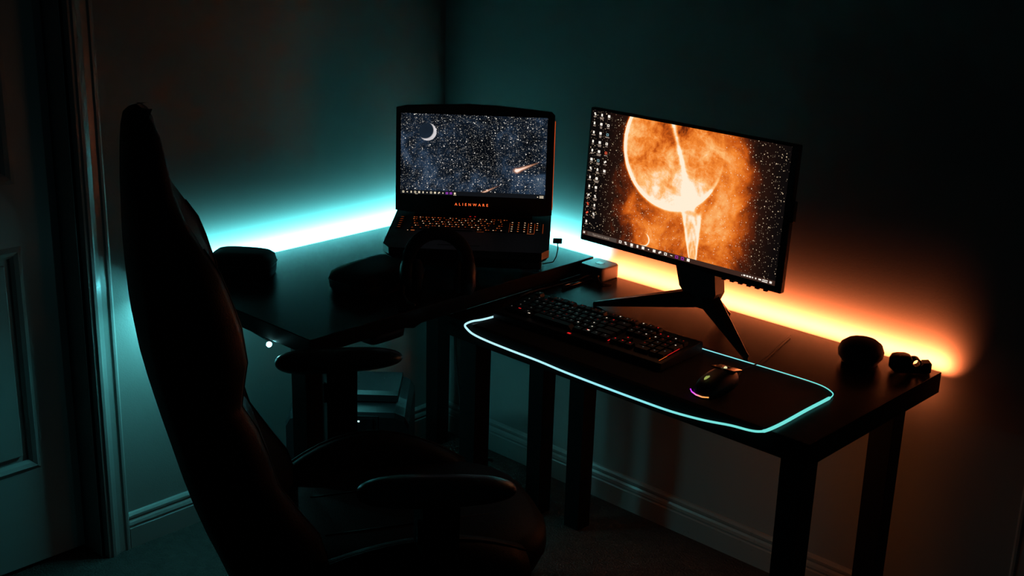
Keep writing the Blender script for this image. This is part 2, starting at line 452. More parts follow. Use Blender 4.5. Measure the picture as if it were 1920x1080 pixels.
tube('loose_end', [(0.086, 0.001, 0.0), (0.32, 0.001, 0.0), (0.414, -0.007, -0.0035), (0.424, -0.016, -0.0045)], 0.003, M_RUBBER, ts)
bm = bmesh.new(); bmesh.ops.create_uvsphere(bm, u_segments=12, v_segments=8, radius=0.0065, matrix=Matrix.Translation((0.4245, -0.0195, -0.0045)))
from_bm('diode', bm, M_TIP, ts, True)
c = thing('strip_controller', 'small black control box hanging under the front edge of the corner desk', 'control box', (0.615, -0.80, HL - TL), 0)
loft('box', [superring(0, 0, -0.030, 0.026, 0.05, 16, 5), superring(0, 0, -0.026, 0.032, 0.058, 16, 5), superring(0, 0, -0.001, 0.034, 0.062, 16, 5)], M_PLASTIC, c)
tube('lead', [(0.0, 0.06, -0.012), (0.01, 0.10, -0.020), (0.0, 0.15, -0.012), (-0.02, 0.20, -0.004)], 0.004, M_RUBBER, c)
cb = tube('power_cable', [(0.075, -0.028, 0.70), (0.09, -0.03, 0.45), (0.10, -0.03, 0.30), (0.125, -0.035, 0.18), (0.148, -0.04, 0.07), (0.158, -0.045, 0.008), (0.22, -0.07, 0.006), (0.30, -0.05, 0.006)], 0.0045, M_RUBBER)
tag(cb, 'thin black cable hanging in the corner between the desk legs', 'cable')

# ================================================================== MONITOR
mon = thing('monitor', 'widescreen monitor showing an orange planet, on a three-legged stand', 'monitor', (1.144, -0.20, HR))
rt = Matrix.Rotation(-R(3.2), 3, 'X')
MC = Vector((0, -0.098, 1.094 - HR))         # centre of the front face
MW, MH = 0.61, 0.348


def mpt(x, y, z): return MC + rt @ Vector((x, y, z))


def mbox(name, c, s, m, parent, bev=0.0):
    return box(name, mpt(*c), s, m, parent, bev=bev, rot=rt)


sh = mbox('casing', (0, 0.011, 0), (MW, 0.018, MH), M_PLASTIC, mon, 0.003)
bk = loft('rear_housing', [[mpt(x * s_, yy, z * s_) for x, z in ((-0.24, -0.13), (0.24, -0.13), (0.26, 0), (0.24, 0.13), (-0.24, 0.13), (-0.26, 0))] for yy, s_ in ((0.019, 1), (0.035, 0.8), (0.05, 0.45))], M_PLASTIC, mon, smooth=False)
AX0, AX1, AZ0, AZ1 = -0.2985, 0.2885, -0.158, 0.1685


def quad(name, pts, m, parent):
    me = bpy.data.meshes.new(name); me.from_pydata(pts, [], [(0, 1, 2, 3)]); uvl = me.uv_layers.new(name='UVMap')
    for i, q in enumerate(((0, 0), (1, 0), (1, 1), (0, 1))): uvl.data[i].uv = q
    return link(name, me, m, parent)


M_SCR1 = screen_mat('planet_wallpaper', planet_pic, 1.0)
scr = quad('screen', [mpt(x, 0.0012, z) for x, z in ((AX0, AZ0), (AX1, AZ0), (AX1, AZ1), (AX0, AZ1))], M_SCR1, mon)


def on_screen(u0, v0, u1, v1, pt, ax, d=0.0006):
    x0, x1 = ax[0] + (ax[1] - ax[0]) * u0, ax[0] + (ax[1] - ax[0]) * u1
    z0, z1 = ax[2] + (ax[3] - ax[2]) * v0, ax[2] + (ax[3] - ax[2]) * v1
    return [pt(x0, d, z0), pt(x1, d, z0), pt(x1, d, z1), pt(x0, d, z1)]


def quads(name, lst, pt, ax, m, parent, d=0.0006):
    vs, fs = [], []
    for q in lst:
        k = len(vs); vs += on_screen(*q, pt, ax, d); fs.append((k, k + 1, k + 2, k + 3))
    me = bpy.data.meshes.new(name); me.from_pydata(vs, [], fs); o = link(name, me, m, parent)
    if len(lst) > 1: o['kind'] = 'stuff'
    return o


AX = (AX0, AX1, AZ0, AZ1)
taskm = emit('taskbar_brown', (0.045, 0.020, 0.014), 1.0)
quads('taskbar', [(0.0, 0.0, 1.0, 0.036)], mpt, AX, taskm, scr, 0.0010)
quads('search_box', [(0.030, 0.003, 0.195, 0.033)], mpt, AX, emit('search_grey', (0.075, 0.055, 0.045), 1.0), scr, 0.0007)


def icon_shapes(cu, cv, w_, h_, kind):
    """small marks built from rectangles"""
    k = kind % 5
    if k == 0: return [(cu - w_ / 2, cv - h_ / 2, cu + w_ / 2, cv + h_ / 2)]
    if k == 1: return [(cu - w_ / 2, cv, cu + w_ / 4, cv + h_ / 2), (cu - w_ / 4, cv - h_ / 2, cu + w_ / 2, cv - h_ / 8)]
    if k == 2: return [(cu - w_ / 2, cv - h_ / 2, cu - w_ / 4, cv + h_ / 2), (cu + w_ / 4, cv - h_ / 2, cu + w_ / 2, cv + h_ / 2), (cu - w_ / 4, cv + h_ / 4, cu + w_ / 4, cv + h_ / 2), (cu - w_ / 4, cv - h_ / 2, cu + w_ / 4, cv - h_ / 4)]
    if k == 3: return [(cu - w_ / 3, cv - h_ / 2, cu + w_ / 3, cv + h_ / 2)]
    return [(cu - w_ / 2, cv - h_ / 2, cu, cv + h_ / 6), (cu - w_ / 8, cv - h_ / 6, cu + w_ / 2, cv + h_ / 2)]


ic, lb, rd, bl = [], [], [], []
rows = [13, 12, 7]
kinds = [1, 3, 3, 3, 3, 0, 1, 3, 3, 4, 1, 4, 3]
for col, n in enumerate(rows):
    cu = (0.018, 0.056, 0.095)[col]
    for i in range(n):
        cv = 0.970 - i * 0.0715
        tgt = ic
        if (col, i) in ((0, 10), (0, 11), (2, 4)): tgt = rd
        if (col, i) in ((2, 2), (1, 5)): tgt = bl
        tgt += icon_shapes(cu, cv, 0.0125, 0.020, (kinds[i] + col * 2) % 5)
        w1 = random.uniform(0.010, 0.026)
        lb.append((cu - w1 / 2, cv - 0.0235, cu + w1 / 2, cv - 0.0185))
        if (i * 3 + col) % 3 == 1:
            w1 *= 0.8; lb.append((cu - w1 / 2, cv - 0.0335, cu + w1 / 2, cv - 0.0285))
quads('desktop_icons', ic, mpt, AX, M_ICON, scr)
quads('icon_captions', lb, mpt, AX, M_ICONDIM, scr)
quads('red_icons', rd, mpt, AX, emit('icon_red', (1, 0.12, 0.05), 0.8), scr)
quads('blue_icons', bl, mpt, AX, emit('icon_blue', (0.30, 0.55, 0.62), 0.6), scr)
# taskbar icons
tb = []; vio = []
for i, uu in enumerate((0.217, 0.247, 0.280, 0.312, 0.342, 0.372, 0.402, 0.432, 0.462, 0.492, 0.520, 0.550, 0.580)):
    if i in (10, 11): vio += icon_shapes(uu, 0.019, 0.015, 0.023, 2); continue
    if i == 5: tb.append((uu - 0.003, 0.014, uu + 0.003, 0.022)); continue
    if i == 9: tb.append((uu - 0.005, 0.016, uu + 0.006, 0.021)); continue
    tb += icon_shapes(uu, 0.019, 0.014, 0.021, (2, 1, 0, 3, 0, 0, 0, 4, 2, 0, 0, 0, 0)[i])
tb.append((0.273, 0.001, 0.288, 0.003))
for uu in (0.010,):
    for a in (0, 1):
        for b in (0, 1): tb.append((uu - 0.004 + a * 0.0055, 0.012 + b * 0.009, uu + 0.0005 + a * 0.0055, 0.019 + b * 0.009))
for uu, ww in ((0.845, 0.004), (0.857, 0.010), (0.871, 0.009), (0.884, 0.009), (0.896, 0.005), (0.911, 0.006), (0.930, 0.013)):
    tb.append((uu - ww / 2, 0.013, uu + ww / 2, 0.024 if ww > 0.004 else 0.019))
tb += [(0.942, 0.020, 0.967, 0.026), (0.940, 0.008, 0.966, 0.014), (0.975, 0.010, 0.986, 0.026)]
quads('taskbar_icons', tb, mpt, AX, M_ICON, scr)
quads('purple_icons', vio, mpt, AX, emit('icon_purple', (0.40, 0.03, 0.42), 0.8), scr)
SZ = AZ1 - AZ0


def text_on(name, body, size, m, parent, x, z, pt0, rot3, spacing=1.0):
    mt = Matrix.Translation(pt0(x, 0.0004, z)) @ (rot3 @ Matrix.Rotation(R(90), 3, 'X')).to_4x4()
    return text(name, body, size, m, parent, mt, spacing, 0.0)


text_on('search_text', 'Type here to search', 0.0068, M_ICONDIM, scr, AX0 + 0.118 * (AX1 - AX0) - 0.006, AZ0 + 0.018 * SZ, mpt, rt)
# setting keys along the underside on the right
for i in range(6):
    x = 0.145 + i * 0.0235
    bmk = bmesh.new(); add_box(bmk, *mpt(x, 0.008, -MH / 2 - 0.0015), 0.011, 0.008, 0.005, rot=rt, bev=0.0012); from_bm('button', bmk, M_PLASTIC, mon)
mbox('cable_clip', (MW / 2 + 0.003, 0.012, 0.02), (0.008, 0.014, 0.05), M_PLASTIC, mon, 0.003)
# stand: neck, hub and three splayed feet
st = thing('x', 'x', 'x'); bpy.data.objects.remove(st)
neck = loft('neck', [[(x * a + 0.016, y * b + y0, z) for x, y in ((-1, -1), (1, -1), (1, 1), (-1, 1))] for z, a, b, y0 in ((0.075, 0.036, 0.022, 0.012), (0.105, 0.056, 0.020, 0.0), (0.17, 0.060, 0.020, -0.018), (0.36, 0.050, 0.018, -0.032))], M_PLASTIC, mon, smooth=False)
box('neck_badge', (0.016, -0.0265, 0.155), (0.02, 0.003, 0.006), M_GLOSS, mon)


def foot(p0, p1, w0, h0, w1, h1):
    p0, p1 = Vector(p0), Vector(p1); d = (p1 - p0); d.z = 0; d.normalize(); s_ = Vector((-d.y, d.x, 0))
    rings = []
    for f in (0.0, 0.35, 0.7, 1.0):
        p = p0.lerp(p1, f); ww = w0 + (w1 - w0) * f; hh = h0 + (h1 - h0) * f
        top = p.z
        rings.append([p + s_ * ww / 2 * a + Vector((0, 0, b)) for a, b in ((-0.6, 0), (0.6, 0), (1, -hh * 0.35), (0.6, -hh), (-0.6, -hh), (-1, -hh * 0.35))])
    return loft('foot', rings, M_PLASTIC, mon, smooth=False)


foot((0.012, 0.012, 0.105), (-0.275, -0.071, 0.012), 0.055, 0.050, 0.016, 0.012)
foot((0.030, 0.012, 0.105), (0.226, -0.101, 0.012), 0.055, 0.050, 0.016, 0.012)
foot((0.016, 0.02, 0.105), (0.016, 0.13, 0.014), 0.055, 0.050, 0.020, 0.014)
loft('hub', [superring(0.016, 0.014, z, a, b, 16, 2.6) for z, a, b in ((0.052, 0.018, 0.016), (0.060, 0.034, 0.028), (0.11, 0.044, 0.032), (0.118, 0.036, 0.024))], M_PLASTIC, mon)

# ================================================================== LAPTOP
LY = R(40.8)
lap = thing('laptop', 'open black gaming laptop with a starry wallpaper and orange lit keys', 'laptop', (0.394, -0.257, 0.834), LY)
# base: side profile (y, z) extruded in x with chamfered front corners
BT0, BT1 = 0.049, 0.033   # top height at hinge and front
bm = bmesh.new()
prof = [(-0.222, 0.055), (0.222, 0.055), (0.2245, 0.03), (0.2245, -0.262), (0.205, -0.292), (-0.205, -0.292), (-0.2245, -0.262), (-0.2245, 0.03)]
def topz(y): return BT0 + (BT1 - BT0) * (-y / 0.292)
lo = [bm.verts.new((x * 0.96, y * 0.96 + 0.002, 0.0)) for x, y in prof]
mi = [bm.verts.new((x, y, 0.014)) for x, y in prof]
hi = [bm.verts.new((x, y, topz(y))) for x, y in prof]
for A, B in ((lo, mi), (mi, hi)):
    for k in range(8): bm.faces.new((A[k], A[(k + 1) % 8], B[(k + 1) % 8], B[k]))
bm.faces.new(lo[::-1]); bm.faces.new(hi)
base = from_bm('base', bm, M_PLASTIC, lap)
tiltb = math.atan2(BT0 - BT1, 0.292)
rb = Matrix.Rotation(tiltb, 3, 'X')


def bpt(x, y, dz=0.0): return Vector((x, y, topz(y) + dz))


# keys on the base
def key_mesh(name, kx, ky, kz, m):
    bm = bmesh.new(); v = []
    for z, s_ in ((0, 1.0), (kz, 0.84)):
        v.append([bm.verts.new((a * kx / 2 * s_, b * ky / 2 * s_, z)) for a, b in ((-1, -1), (1, -1), (1, 1), (-1, 1))])
    for k in range(4): bm.faces.new((v[0][k], v[0][(k + 1) % 4], v[1][(k + 1) % 4], v[1][k]))
    bm.faces.new(v[1]); bm.faces.new(v[0][::-1])
    me = bpy.data.meshes.new(name); bmesh.ops.recalc_face_normals(bm, faces=bm.faces); bm.to_mesh(me); bm.free(); me.materials.append(m); return me


def glyphs(name, items, m, parent, kind=True):
    """items: (position vector, w, d) little lit legends lying on key tops, one mesh"""
    vs, fs = [], []
    for p, rot, a, b in items:
        k = len(vs)
        for sx, sy in ((-1, -1), (1, -1), (1, 1), (-1, 1)): vs.append(p + rot @ Vector((sx * a / 2, sy * b / 2, 0.0)))
        fs.append((k, k + 1, k + 2, k + 3))
    if not vs: return
    me = bpy.data.meshes.new(name); me.from_pydata(vs, [], fs); o = link(name, me, m, parent)
    if kind: o['kind'] = 'stuff'
    return o


deck = lap
rowsL = [(-0.035, 0.0095, [1.0] * 16), (-0.051, 0.0165, [1] * 13 + [1.9]), (-0.070, 0.0165, [1.45] + [1] * 12 + [1.45]), (-0.089, 0.0165, [1.7] + [1] * 11 + [2.2]),
         (-0.108, 0.0165, [2.2] + [1] * 10 + [2.7]), (-0.127, 0.0165, [1.3, 1.0, 1.2, 5.6, 1.2, 1.0, 1.0, 1.2])]
cache = {}
lit, dimlit, wlit = [], [], []
rot_tilt = Matrix.Rotation(tiltb, 3, 'X')


def put_key(parent, pos, kx, ky, kz, rx, mat_, pre):
    kk = (round(kx, 4), round(ky, 4), pre)
    if kk not in cache: cache[kk] = key_mesh('key', kx, ky, kz, mat_)
    o = link('key', cache[kk], None, parent); o.location = pos; o.rotation_euler = (rx, 0, 0); return o


U = 0.0183
for y, dep, ws in rowsL:
    tot = sum(ws); x = -0.172; unit = (0.103 - x) / tot
    for wk in ws:
        kw = wk * unit; cx = x + kw / 2; x += kw
        put_key(base, bpt(cx, y, 0.0), kw - 0.002, dep - 0.002, 0.0022, tiltb, M_PLASTIC, 'l')
        if wk > 5: continue
        p = bpt(cx - 0.003, y + 0.001, 0.0027)
        r_ = random.random()
        (wlit if r_ < 0.28 else lit if r_ < 0.7 else dimlit).append((p, rot_tilt, 0.0030, 0.0042))
        if random.random() < 0.6: dimlit.append((bpt(cx + 0.004, y + 0.001, 0.0027), rot_tilt, 0.0050, 0.0026))
for gx, n_ in ((0.113, 1), (0.130, 4)):
    pass
for ci in range(5):          # number pad and side column
    for ri, (y, dep, _) in enumerate(rowsL[1:]):
        cx = 0.117 + ci * 0.0178
        if ci == 4 and ri > 3: continue
        put_key(base, bpt(cx, y, 0.0), 0.0160, dep - 0.002, 0.0022, tiltb, M_PLASTIC, 'n')
        (lit if random.random() < 0.6 else wlit).append((bpt(cx - 0.001, y, 0.0027), rot_tilt, 0.0040, 0.0036))
for ri in range(6):          # macro column
    put_key(base, bpt(-0.200, -0.036 - ri * 0.018, 0.0), 0.019, 0.0145, 0.0022, tiltb, M_PLASTIC, 'm')
    dimlit.append((bpt(-0.200, -0.036 - ri * 0.018, 0.0027), rot_tilt, 0.008, 0.0022))
lit.append((bpt(-0.158, -0.146, 0.001), rot_tilt, 0.010, 0.0030)); wlit.append((bpt(-0.172, -0.146, 0.001), rot_tilt, 0.003, 0.0025))
for i, x in enumerate((0.1095, 0.162, 0.180, 0.2035)):        # lit seams between the key blocks
    dimlit.append((bpt(x, -0.090, 0.0006), rot_tilt, 0.0012, 0.085))
lit.append((bpt(0.170, -0.138, 0.0006), rot_tilt, 0.020, 0.0014)); dimlit.append((bpt(0.030, -0.138, 0.0006), rot_tilt, 0.020, 0.0016))
glyphs('orange_key_legends', lit, emit('key_orange', (1.0, 0.22, 0.05), 0.75), base)
glyphs('dim_key_legends', dimlit, M_ORGDIM, base)
glyphs('white_key_legends', wlit, emit('key_warm', (1.0, 0.62, 0.35), 1.0), base)
box('touchpad', bpt(-0.02, -0.220, 0.0003), (0.115, 0.07, 0.001), M_PLASTIC, base, rot=rot_tilt)
box('power_button', bpt(-0.002, -0.008, 0.001), (0.034, 0.012, 0.002), M_GLOSS, base, rot=rot_tilt)
glyphs('power_lights', [(bpt(-0.008, -0.010, 0.0025), rot_tilt, 0.005, 0.003), (bpt(0.006, -0.010, 0.0025), rot_tilt, 0.004, 0.003)], M_RED, base)
# lid
rl = Matrix.Rotation(-R(3.4), 3, 'X')
L0 = Vector((0, 0.0, 0.056))


def lpt(x, y, z): return L0 + rl @ Vector((x, y, z))


LW, LH = 0.2255, 0.305
outl = [(-LW, 0.004), (-0.19, 0.0), (0.19, 0.0), (LW, 0.004), (LW, LH * 0.55), (LW - 0.001, LH - 0.014), (LW - 0.010, LH - 0.004), (0.06, LH + 0.008), (-0.02, LH + 0.010), (-LW + 0.03, LH + 0.001), (-LW, LH - 0.006), (-LW, LH * 0.55)]
bm = bmesh.new()
F_ = [bm.verts.new(lpt(x, 0, z)) for x, z in outl]; G_ = [bm.verts.new(lpt(x, 0.012, z)) for x, z in outl]; K_ = [bm.verts.new(lpt(x * 0.94, 0.020, 0.012 + z * 0.92)) for x, z in outl]
n = len(outl); bm.faces.new(F_); bm.faces.new(K_[::-1])
for A, B in ((F_, G_), (G_, K_)):
    for k in range(n): bm.faces.new((A[k], A[(k + 1) % n], B[(k + 1) % n], B[k]))
lid = from_bm('lid', bm, M_PLASTIC, lap)
bm = bmesh.new(); add_tube(bm, [(-0.17, 0.006, 0.052), (0.17, 0.006, 0.052)], 0.009, 12); from_bm('hinge', bm, M_PLASTIC, lap, True)
LA = (-0.2115, 0.2045, 0.052, 0.284)
M_SCR2 = screen_mat('starry_wallpaper', space_pic, 1.0)
ls = quad('screen', [lpt(x, -0.0008, z) for x, z in ((LA[0], LA[2]), (LA[1], LA[2]), (LA[1], LA[3]), (LA[0], LA[3]))], M_SCR2, lid)
tb = []; vio = []
for i in range(14):
    uu = 0.020 + i * 0.0275
    if i in (11, 12): vio += [(uu - 0.009, 0.012, uu + 0.009, 0.040)]; continue
    if i in (1, 6, 10): tb.append((uu - 0.004, 0.018, uu + 0.004, 0.032)); continue
    tb += icon_shapes(uu, 0.026, 0.013, 0.024, (2, 0, 3, 2, 0, 3, 0, 2, 0, 4, 0, 0, 0, 0)[i])
tb += [(0.962, 0.026, 0.990, 0.036), (0.962, 0.008, 0.990, 0.018), (0.946, 0.014, 0.953, 0.026), (0.102, 0.002, 0.120, 0.006), (0.368, 0.002, 0.388, 0.006)]
quads('taskbar_icons', tb, lpt, LA, emit('icon_cream', (1.0, 0.85, 0.62), 0.8), ls, -0.0013)
quads('purple_icons', vio, lpt, LA, emit('icon_violet', (0.30, 0.05, 0.45), 0.7), ls, -0.0013)
mt = Matrix.Translation(lpt(-0.006, -0.0010, 0.0265)) @ (rl @ Matrix.Rotation(R(90), 3, 'X')).to_4x4()
text('brand_lettering', 'ALIENWARE', 0.0108, emit('logo_orange', (1.0, 0.15, 0.035), 1.5), lid, mt, 1.85, 0.0002)
bm = bmesh.new(); add_tube(bm, [lpt(LW + 0.0006, 0.004, z) for z in (0.02, 0.10, 0.20, LH - 0.03)], 0.0011, 6); lite = from_bm('side_light', bm, emit('side_orange', (1.0, 0.12, 0.02), 0.55), lid)
lite['label'] = 'thin orange light along the right edge of the lid'
# low stand under the laptop
ls_ = thing('laptop_stand', 'low black cooling stand under the laptop', 'laptop stand', (0.394 + 0.05, -0.257 - 0.058, HL), LY)
box('platform', (-0.005, 0.03, 0.0305), (0.42, 0.245, 0.053), M_PLASTIC, ls_, bev=0.006)
for sx in (-1, 1):
    for sy in (-1, 1): box('foot', (sx * 0.165 - 0.005, 0.03 + sy * 0.08, 0.003), (0.03, 0.03, 0.006), M_RUBBER, ls_)
# usb plug with its lead, in the laptop's right side
def lw_(x, y, z): return Matrix.Rotation(LY, 3, 'Z') @ Vector((x, y, z)) + Vector((0.394, -0.257, 0.834))
up_ = thing('usb_plug', 'small black plug with a lead in the right side of the laptop', 'plug', lw_(0.238, -0.135, 0.020), LY)
box('plug_body', (0.008, 0, 0.004), (0.026, 0.014, 0.013), M_RUBBER, up_, bev=0.002)
tube('lead', [(0.008, 0.0, -0.001), (0.010, -0.002, -0.018), (0.006, -0.006, -0.040), (-0.002, -0.014, -0.0535), (-0.03, -0.03, -0.0555)], 0.0018, M_RUBBER, up_)

# ================================================================== MINI PC, PEN, CABLES
mp = thing('mini_computer', 'small flat square box with a dark square logo, behind the monitor stand', 'computer', (0.711, -0.060, HR), R(0))
loft('shell', [superring(0, 0, z, a, a * 0.93, 32, 7) for z, a in ((0.0, 0.040), (0.003, 0.043), (0.036, 0.043), (0.040, 0.041))], M_BOX, mp, smooth=False)
box('logo', (0.0, 0.002, 0.0404), (0.022, 0.020, 0.0008), M_GLOSS, mp, bev=0.0003)
tube('lead', [(0.030, -0.036, 0.018), (0.040, -0.056, 0.020), (0.052, -0.062, 0.010), (0.060, -0.052, 0.0035), (0.075, -0.035, 0.0030)], 0.0026, M_RUBBER, mp)
tube('lead', [(0.005, -0.039, 0.015), (0.0, -0.062, 0.014), (-0.010, -0.085, 0.005), (-0.018, -0.14, 0.003), (-0.026, -0.20, 0.003), (-0.030, -0.26, 0.003), (-0.026, -0.30, 0.003)], 0.0026, M_RUBBER, mp)
pn = thing('pen', 'thin pen lying on the desk in front of the small square box', 'pen', (0.720, -0.165, HR), R(90))
tube('barrel', [(-0.065, 0, 0.005), (0.055, 0, 0.005)], 0.0042, M_GLOSS, pn, 10)
tube('nib', [(0.055, 0, 0.005), (0.070, 0, 0.005)], [0.004, 0.001], M_METAL, pn, 10)
tube('clip', [(-0.062, 0, 0.0102), (-0.020, 0, 0.0098)], 0.0010, M_METAL, pn, 6)

# ================================================================== MOUSE PAD with glowing edge
edge = [(0.7599, -0.5247, 0.741), (0.7554, -0.579, 0.741), (0.7470, -0.6100, 0.741), (0.7411, -0.628, 0.733), (0.7491, -0.628, 0.7236), (0.7724, -0.628, 0.7155), (0.8236, -0.628, 0.7111), (0.9067, -0.628, 0.7089), (0.9958, -0.628, 0.7079), (1.0819, -0.628, 0.7043), (1.1972, -0.628, 0.7026), (1.3069, -0.628, 0.7023), (1.3967, -0.628, 0.7036), (1.4824, -0.628, 0.7111), (1.5506, -0.628, 0.7215), (1.5975, -0.628, 0.7257), (1.6235, -0.628, 0.7316), (1.6400, -0.622, 0.740), (1.6423, -0.5664, 0.741), (1.6400, -0.475, 0.741), (1.6399, -0.3871, 0.741), (1.6378, -0.3582, 0.741), (1.6256, -0.3400, 0.741), (1.5892, -0.3229, 0.741), (1.5295, -0.3196, 0.741), (1.4471, -0.3220, 0.741), (1.3599, -0.3260, 0.741), (1.2646, -0.330, 0.741)]
edge = [(x, y, z if y < -0.626 else 0.7395) for x, y, z in edge]
back_e = [(1.10, -0.334, 0.7395), (0.95, -0.338, 0.7395), (0.82, -0.342, 0.7395), (0.775, -0.350, 0.7395), (0.762, -0.372, 0.7395), (0.760, -0.44, 0.7395)]
pad = thing('mouse_pad', 'wide black desk mat with a glowing cyan edge, under the keyboard and mouse', 'mouse pad', (1.20, -0.47, HR))
O = Vector((1.20, -0.47, HR))
ring = [Vector(p) for p in edge + back_e]
bm = bmesh.new()
# top sheet: columns across x from the back edge to the desk front, then a flap down to the glowing rim
xs = [0.765 + i * (1.632 - 0.765) / 60 for i in range(61)]
def front_z(x):
    fr = [e for e in edge if e[1] < -0.627]
    fr.sort()
    if x <= fr[0][0]: return fr[0][2]
    for a, b in zip(fr, fr[1:]):
        if a[0] <= x <= b[0]: return a[2] + (b[2] - a[2]) * (x - a[0]) / max(1e-6, b[0] - a[0])
    return fr[-1][2]
cols_ = []
for x in xs:
    e1 = min(x - 0.755, 1.645 - x)
    yb = -0.336 if e1 > 0.03 else -0.336 - (0.03 - e1) * 0.5
    if x > 1.25: yb = -0.327 - (0.010 if e1 < 0.02 else 0)
    cols_.append([(x, yb, HR + 0.0036), (x, -0.45, HR + 0.0036), (x, -0.60, HR + 0.0036), (x, -0.618, HR + 0.0034), (x, -0.6255, HR - 0.001), (x, -0.6270, front_z(x))])
V = [[bm.verts.new(Vector(p) - O) for p in c_] for c_ in cols_]
W = [[bm.verts.new(Vector(p) - O + (Vector((0, 0, -0.0030)) if i < 4 else Vector((0, 0.0035, 0)))) for i, p in enumerate(c_)] for c_ in cols_]
for a in range(60):
    for b in range(5):
        bm.faces.new((V[a][b], V[a][b + 1], V[a + 1][b + 1], V[a + 1][b])); bm.faces.new((W[a][b], W[a + 1][b], W[a + 1][b + 1], W[a][b + 1]))
    bm.faces.new((V[a][0], V[a + 1][0], W[a + 1][0], W[a][0])); bm.faces.new((V[a][5], W[a][5], W[a + 1][5], V[a + 1][5]))
for a in (0, 60):
    for b in range(5): bm.faces.new((V[a][b], W[a][b], W[a][b + 1], V[a][b + 1]))
from_bm('mat', bm, M_SOFT, pad)
def crom(ps, n):
    out = []; L = len(ps)
    for i in range(L):
        a, b, c_, d = ps[i - 1], ps[i], ps[(i + 1) % L], ps[(i + 2) % L]
        for k in range(n):
            t = k / n
            out.append(0.5 * ((2 * b) + (c_ - a) * t + (2 * a - 5 * b + 4 * c_ - d) * t * t + (3 * b - a - 3 * c_ + d) * t ** 3))
    return out


ring = crom(ring, 4)
bm = bmesh.new(); add_tube(bm, [p - O for p in ring], [0.0013 if p.y > -0.37 else (0.0036 if p.x > 1.63 else 0.0027) for p in ring], 8, closed=True)
gl = from_bm('glowing_edge', bm, M_PADGLOW, pad, True); gl['label'] = 'cyan light tube around the rim'

# ================================================================== GAMING KEYBOARD
kb = thing('keyboard', 'full-size black gaming keyboard with tiny red and white lit legends, on the desk mat', 'keyboard', (1.020, -0.449, HR + 0.0036), R(2.2))
KW, KD = 0.522, 0.178
pr = [(-KD / 2, 0.0), (KD / 2, 0.0), (KD / 2, 0.026), (KD / 2 - 0.006, 0.030), (-KD / 2 + 0.004, 0.018), (-KD / 2, 0.013)]
body = prism('body', pr, 'x', -KW / 2, KW / 2, M_PLASTIC, kb, 0.0015)
kt = math.atan2(0.012, KD); rk = Matrix.Rotation(kt, 3, 'X')


def kpt(x, y, dz=0.0): return Vector((x, y, 0.018 + (y + KD / 2) * 0.0714 + dz))


red, rdim, wht, wdim, orr = [], [], [], [], []
def key(x, y, wu, du=1.0, lit_=True):
    put_key(body, kpt(x, y, 0.0), wu * KU - 0.0025, du * KU - 0.0025, 0.0095, kt, M_PLASTIC, 'g')
    if lit_ and random.random() < 0.85:
        r_ = random.random(); p = kpt(x - 0.001, y + 0.002, 0.0101)
        sz = (0.0032, 0.0034)
        fx = (x / KW)
        if fx > -0.02: (wht if r_ < 0.16 else red if r_ < 0.34 else rdim if r_ < 0.6 else wdim).append((p, rk, *sz))
        else: (wht if r_ < 0.03 else red if r_ < 0.06 else rdim if r_ < 0.35 else wdim).append((p, rk, *sz))


KU = 0.0220
x0 = -KW / 2 + 0.016
yr = [0.064, 0.036, 0.0140, -0.0080, -0.0300, -0.0520]
mainrows = [None, [1] * 13 + [2], [1.5] + [1] * 12 + [1.5], [1.75] + [1] * 11 + [2.25], [2.25] + [1] * 10 + [2.75], [1.25, 1.25, 1.25, 6.25, 1.25, 1.25, 1.25, 1.25]]
for i in [0, 2, 3, 4, 5, 6.5, 7.5, 8.5, 9.5, 11, 12, 13, 14]: key(x0 + (i + 0.5) * KU, yr[0], 1)
for r_i in range(1, 6):
    x = x0
    for wk in mainrows[r_i]: key(x + wk * KU / 2, yr[r_i], wk); x += wk * KU
xn = x0 + 15.25 * KU
for i in range(3):
    for r_i in (0, 1, 2): key(xn + (i + 0.5) * KU, yr[r_i], 1)
key(xn + 1.5 * KU, yr[4], 1)
for i in range(3): key(xn + (i + 0.5) * KU, yr[5], 1)
xp = xn + 3.25 * KU
for r_i in range(1, 5):
    for i in range(3): key(xp + (i + 0.5) * KU, yr[r_i], 1)
key(xp + KU, yr[5], 2); key(xp + 2.5 * KU, yr[5], 1)
for r_i in (1,): key(xp + 3.5 * KU, yr[r_i], 1)
key(xp + 3.5 * KU, (yr[2] + yr[3]) / 2, 1, 2); key(xp + 3.5 * KU, (yr[4] + yr[5]) / 2, 1, 2)
red.append((kpt(xp + 3.5 * KU + KU / 2 - 0.0004, -0.020, 0.004), rk, 0.0016, 0.050)); orr.append((kpt(xp + 3.5 * KU + KU / 2 - 0.0004, -0.062, 0.003), rk, 0.0014, 0.034))
orr.append((kpt(xp - 0.0032, 0.012, 0.004), rk, 0.0016, 0.040))
red += [(kpt(-0.018, -0.080, 0.0012), rk, 0.010, 0.006), (kpt(xn - 0.004, -0.0520, 0.003), rk, 0.003, 0.018), (kpt(-0.205, -0.050, 0.0102), rk, 0.008, 0.003)]
wht += [(kpt(-0.165, -0.060, 0.0102), rk, 0.007, 0.003), (kpt(0.02, -0.0520, 0.0102), rk, 0.006, 0.004), (kpt(0.07, 0.075, 0.0005), rk, 0.003, 0.003), (kpt(0.02, 0.075, 0.0005), rk, 0.003, 0.003), (kpt(0.045, 0.075, 0.0005), rk, 0.003, 0.003)]
for nm, l_, m_ in (('red_key_legends', red, M_RED), ('dim_red_key_legends', rdim, M_REDDIM), ('white_key_legends', wht, M_WHT), ('dim_white_key_legends', wdim, M_WHTDIM), ('orange_key_edges', orr, M_ORG)):
    glyphs(nm, l_, m_, body)

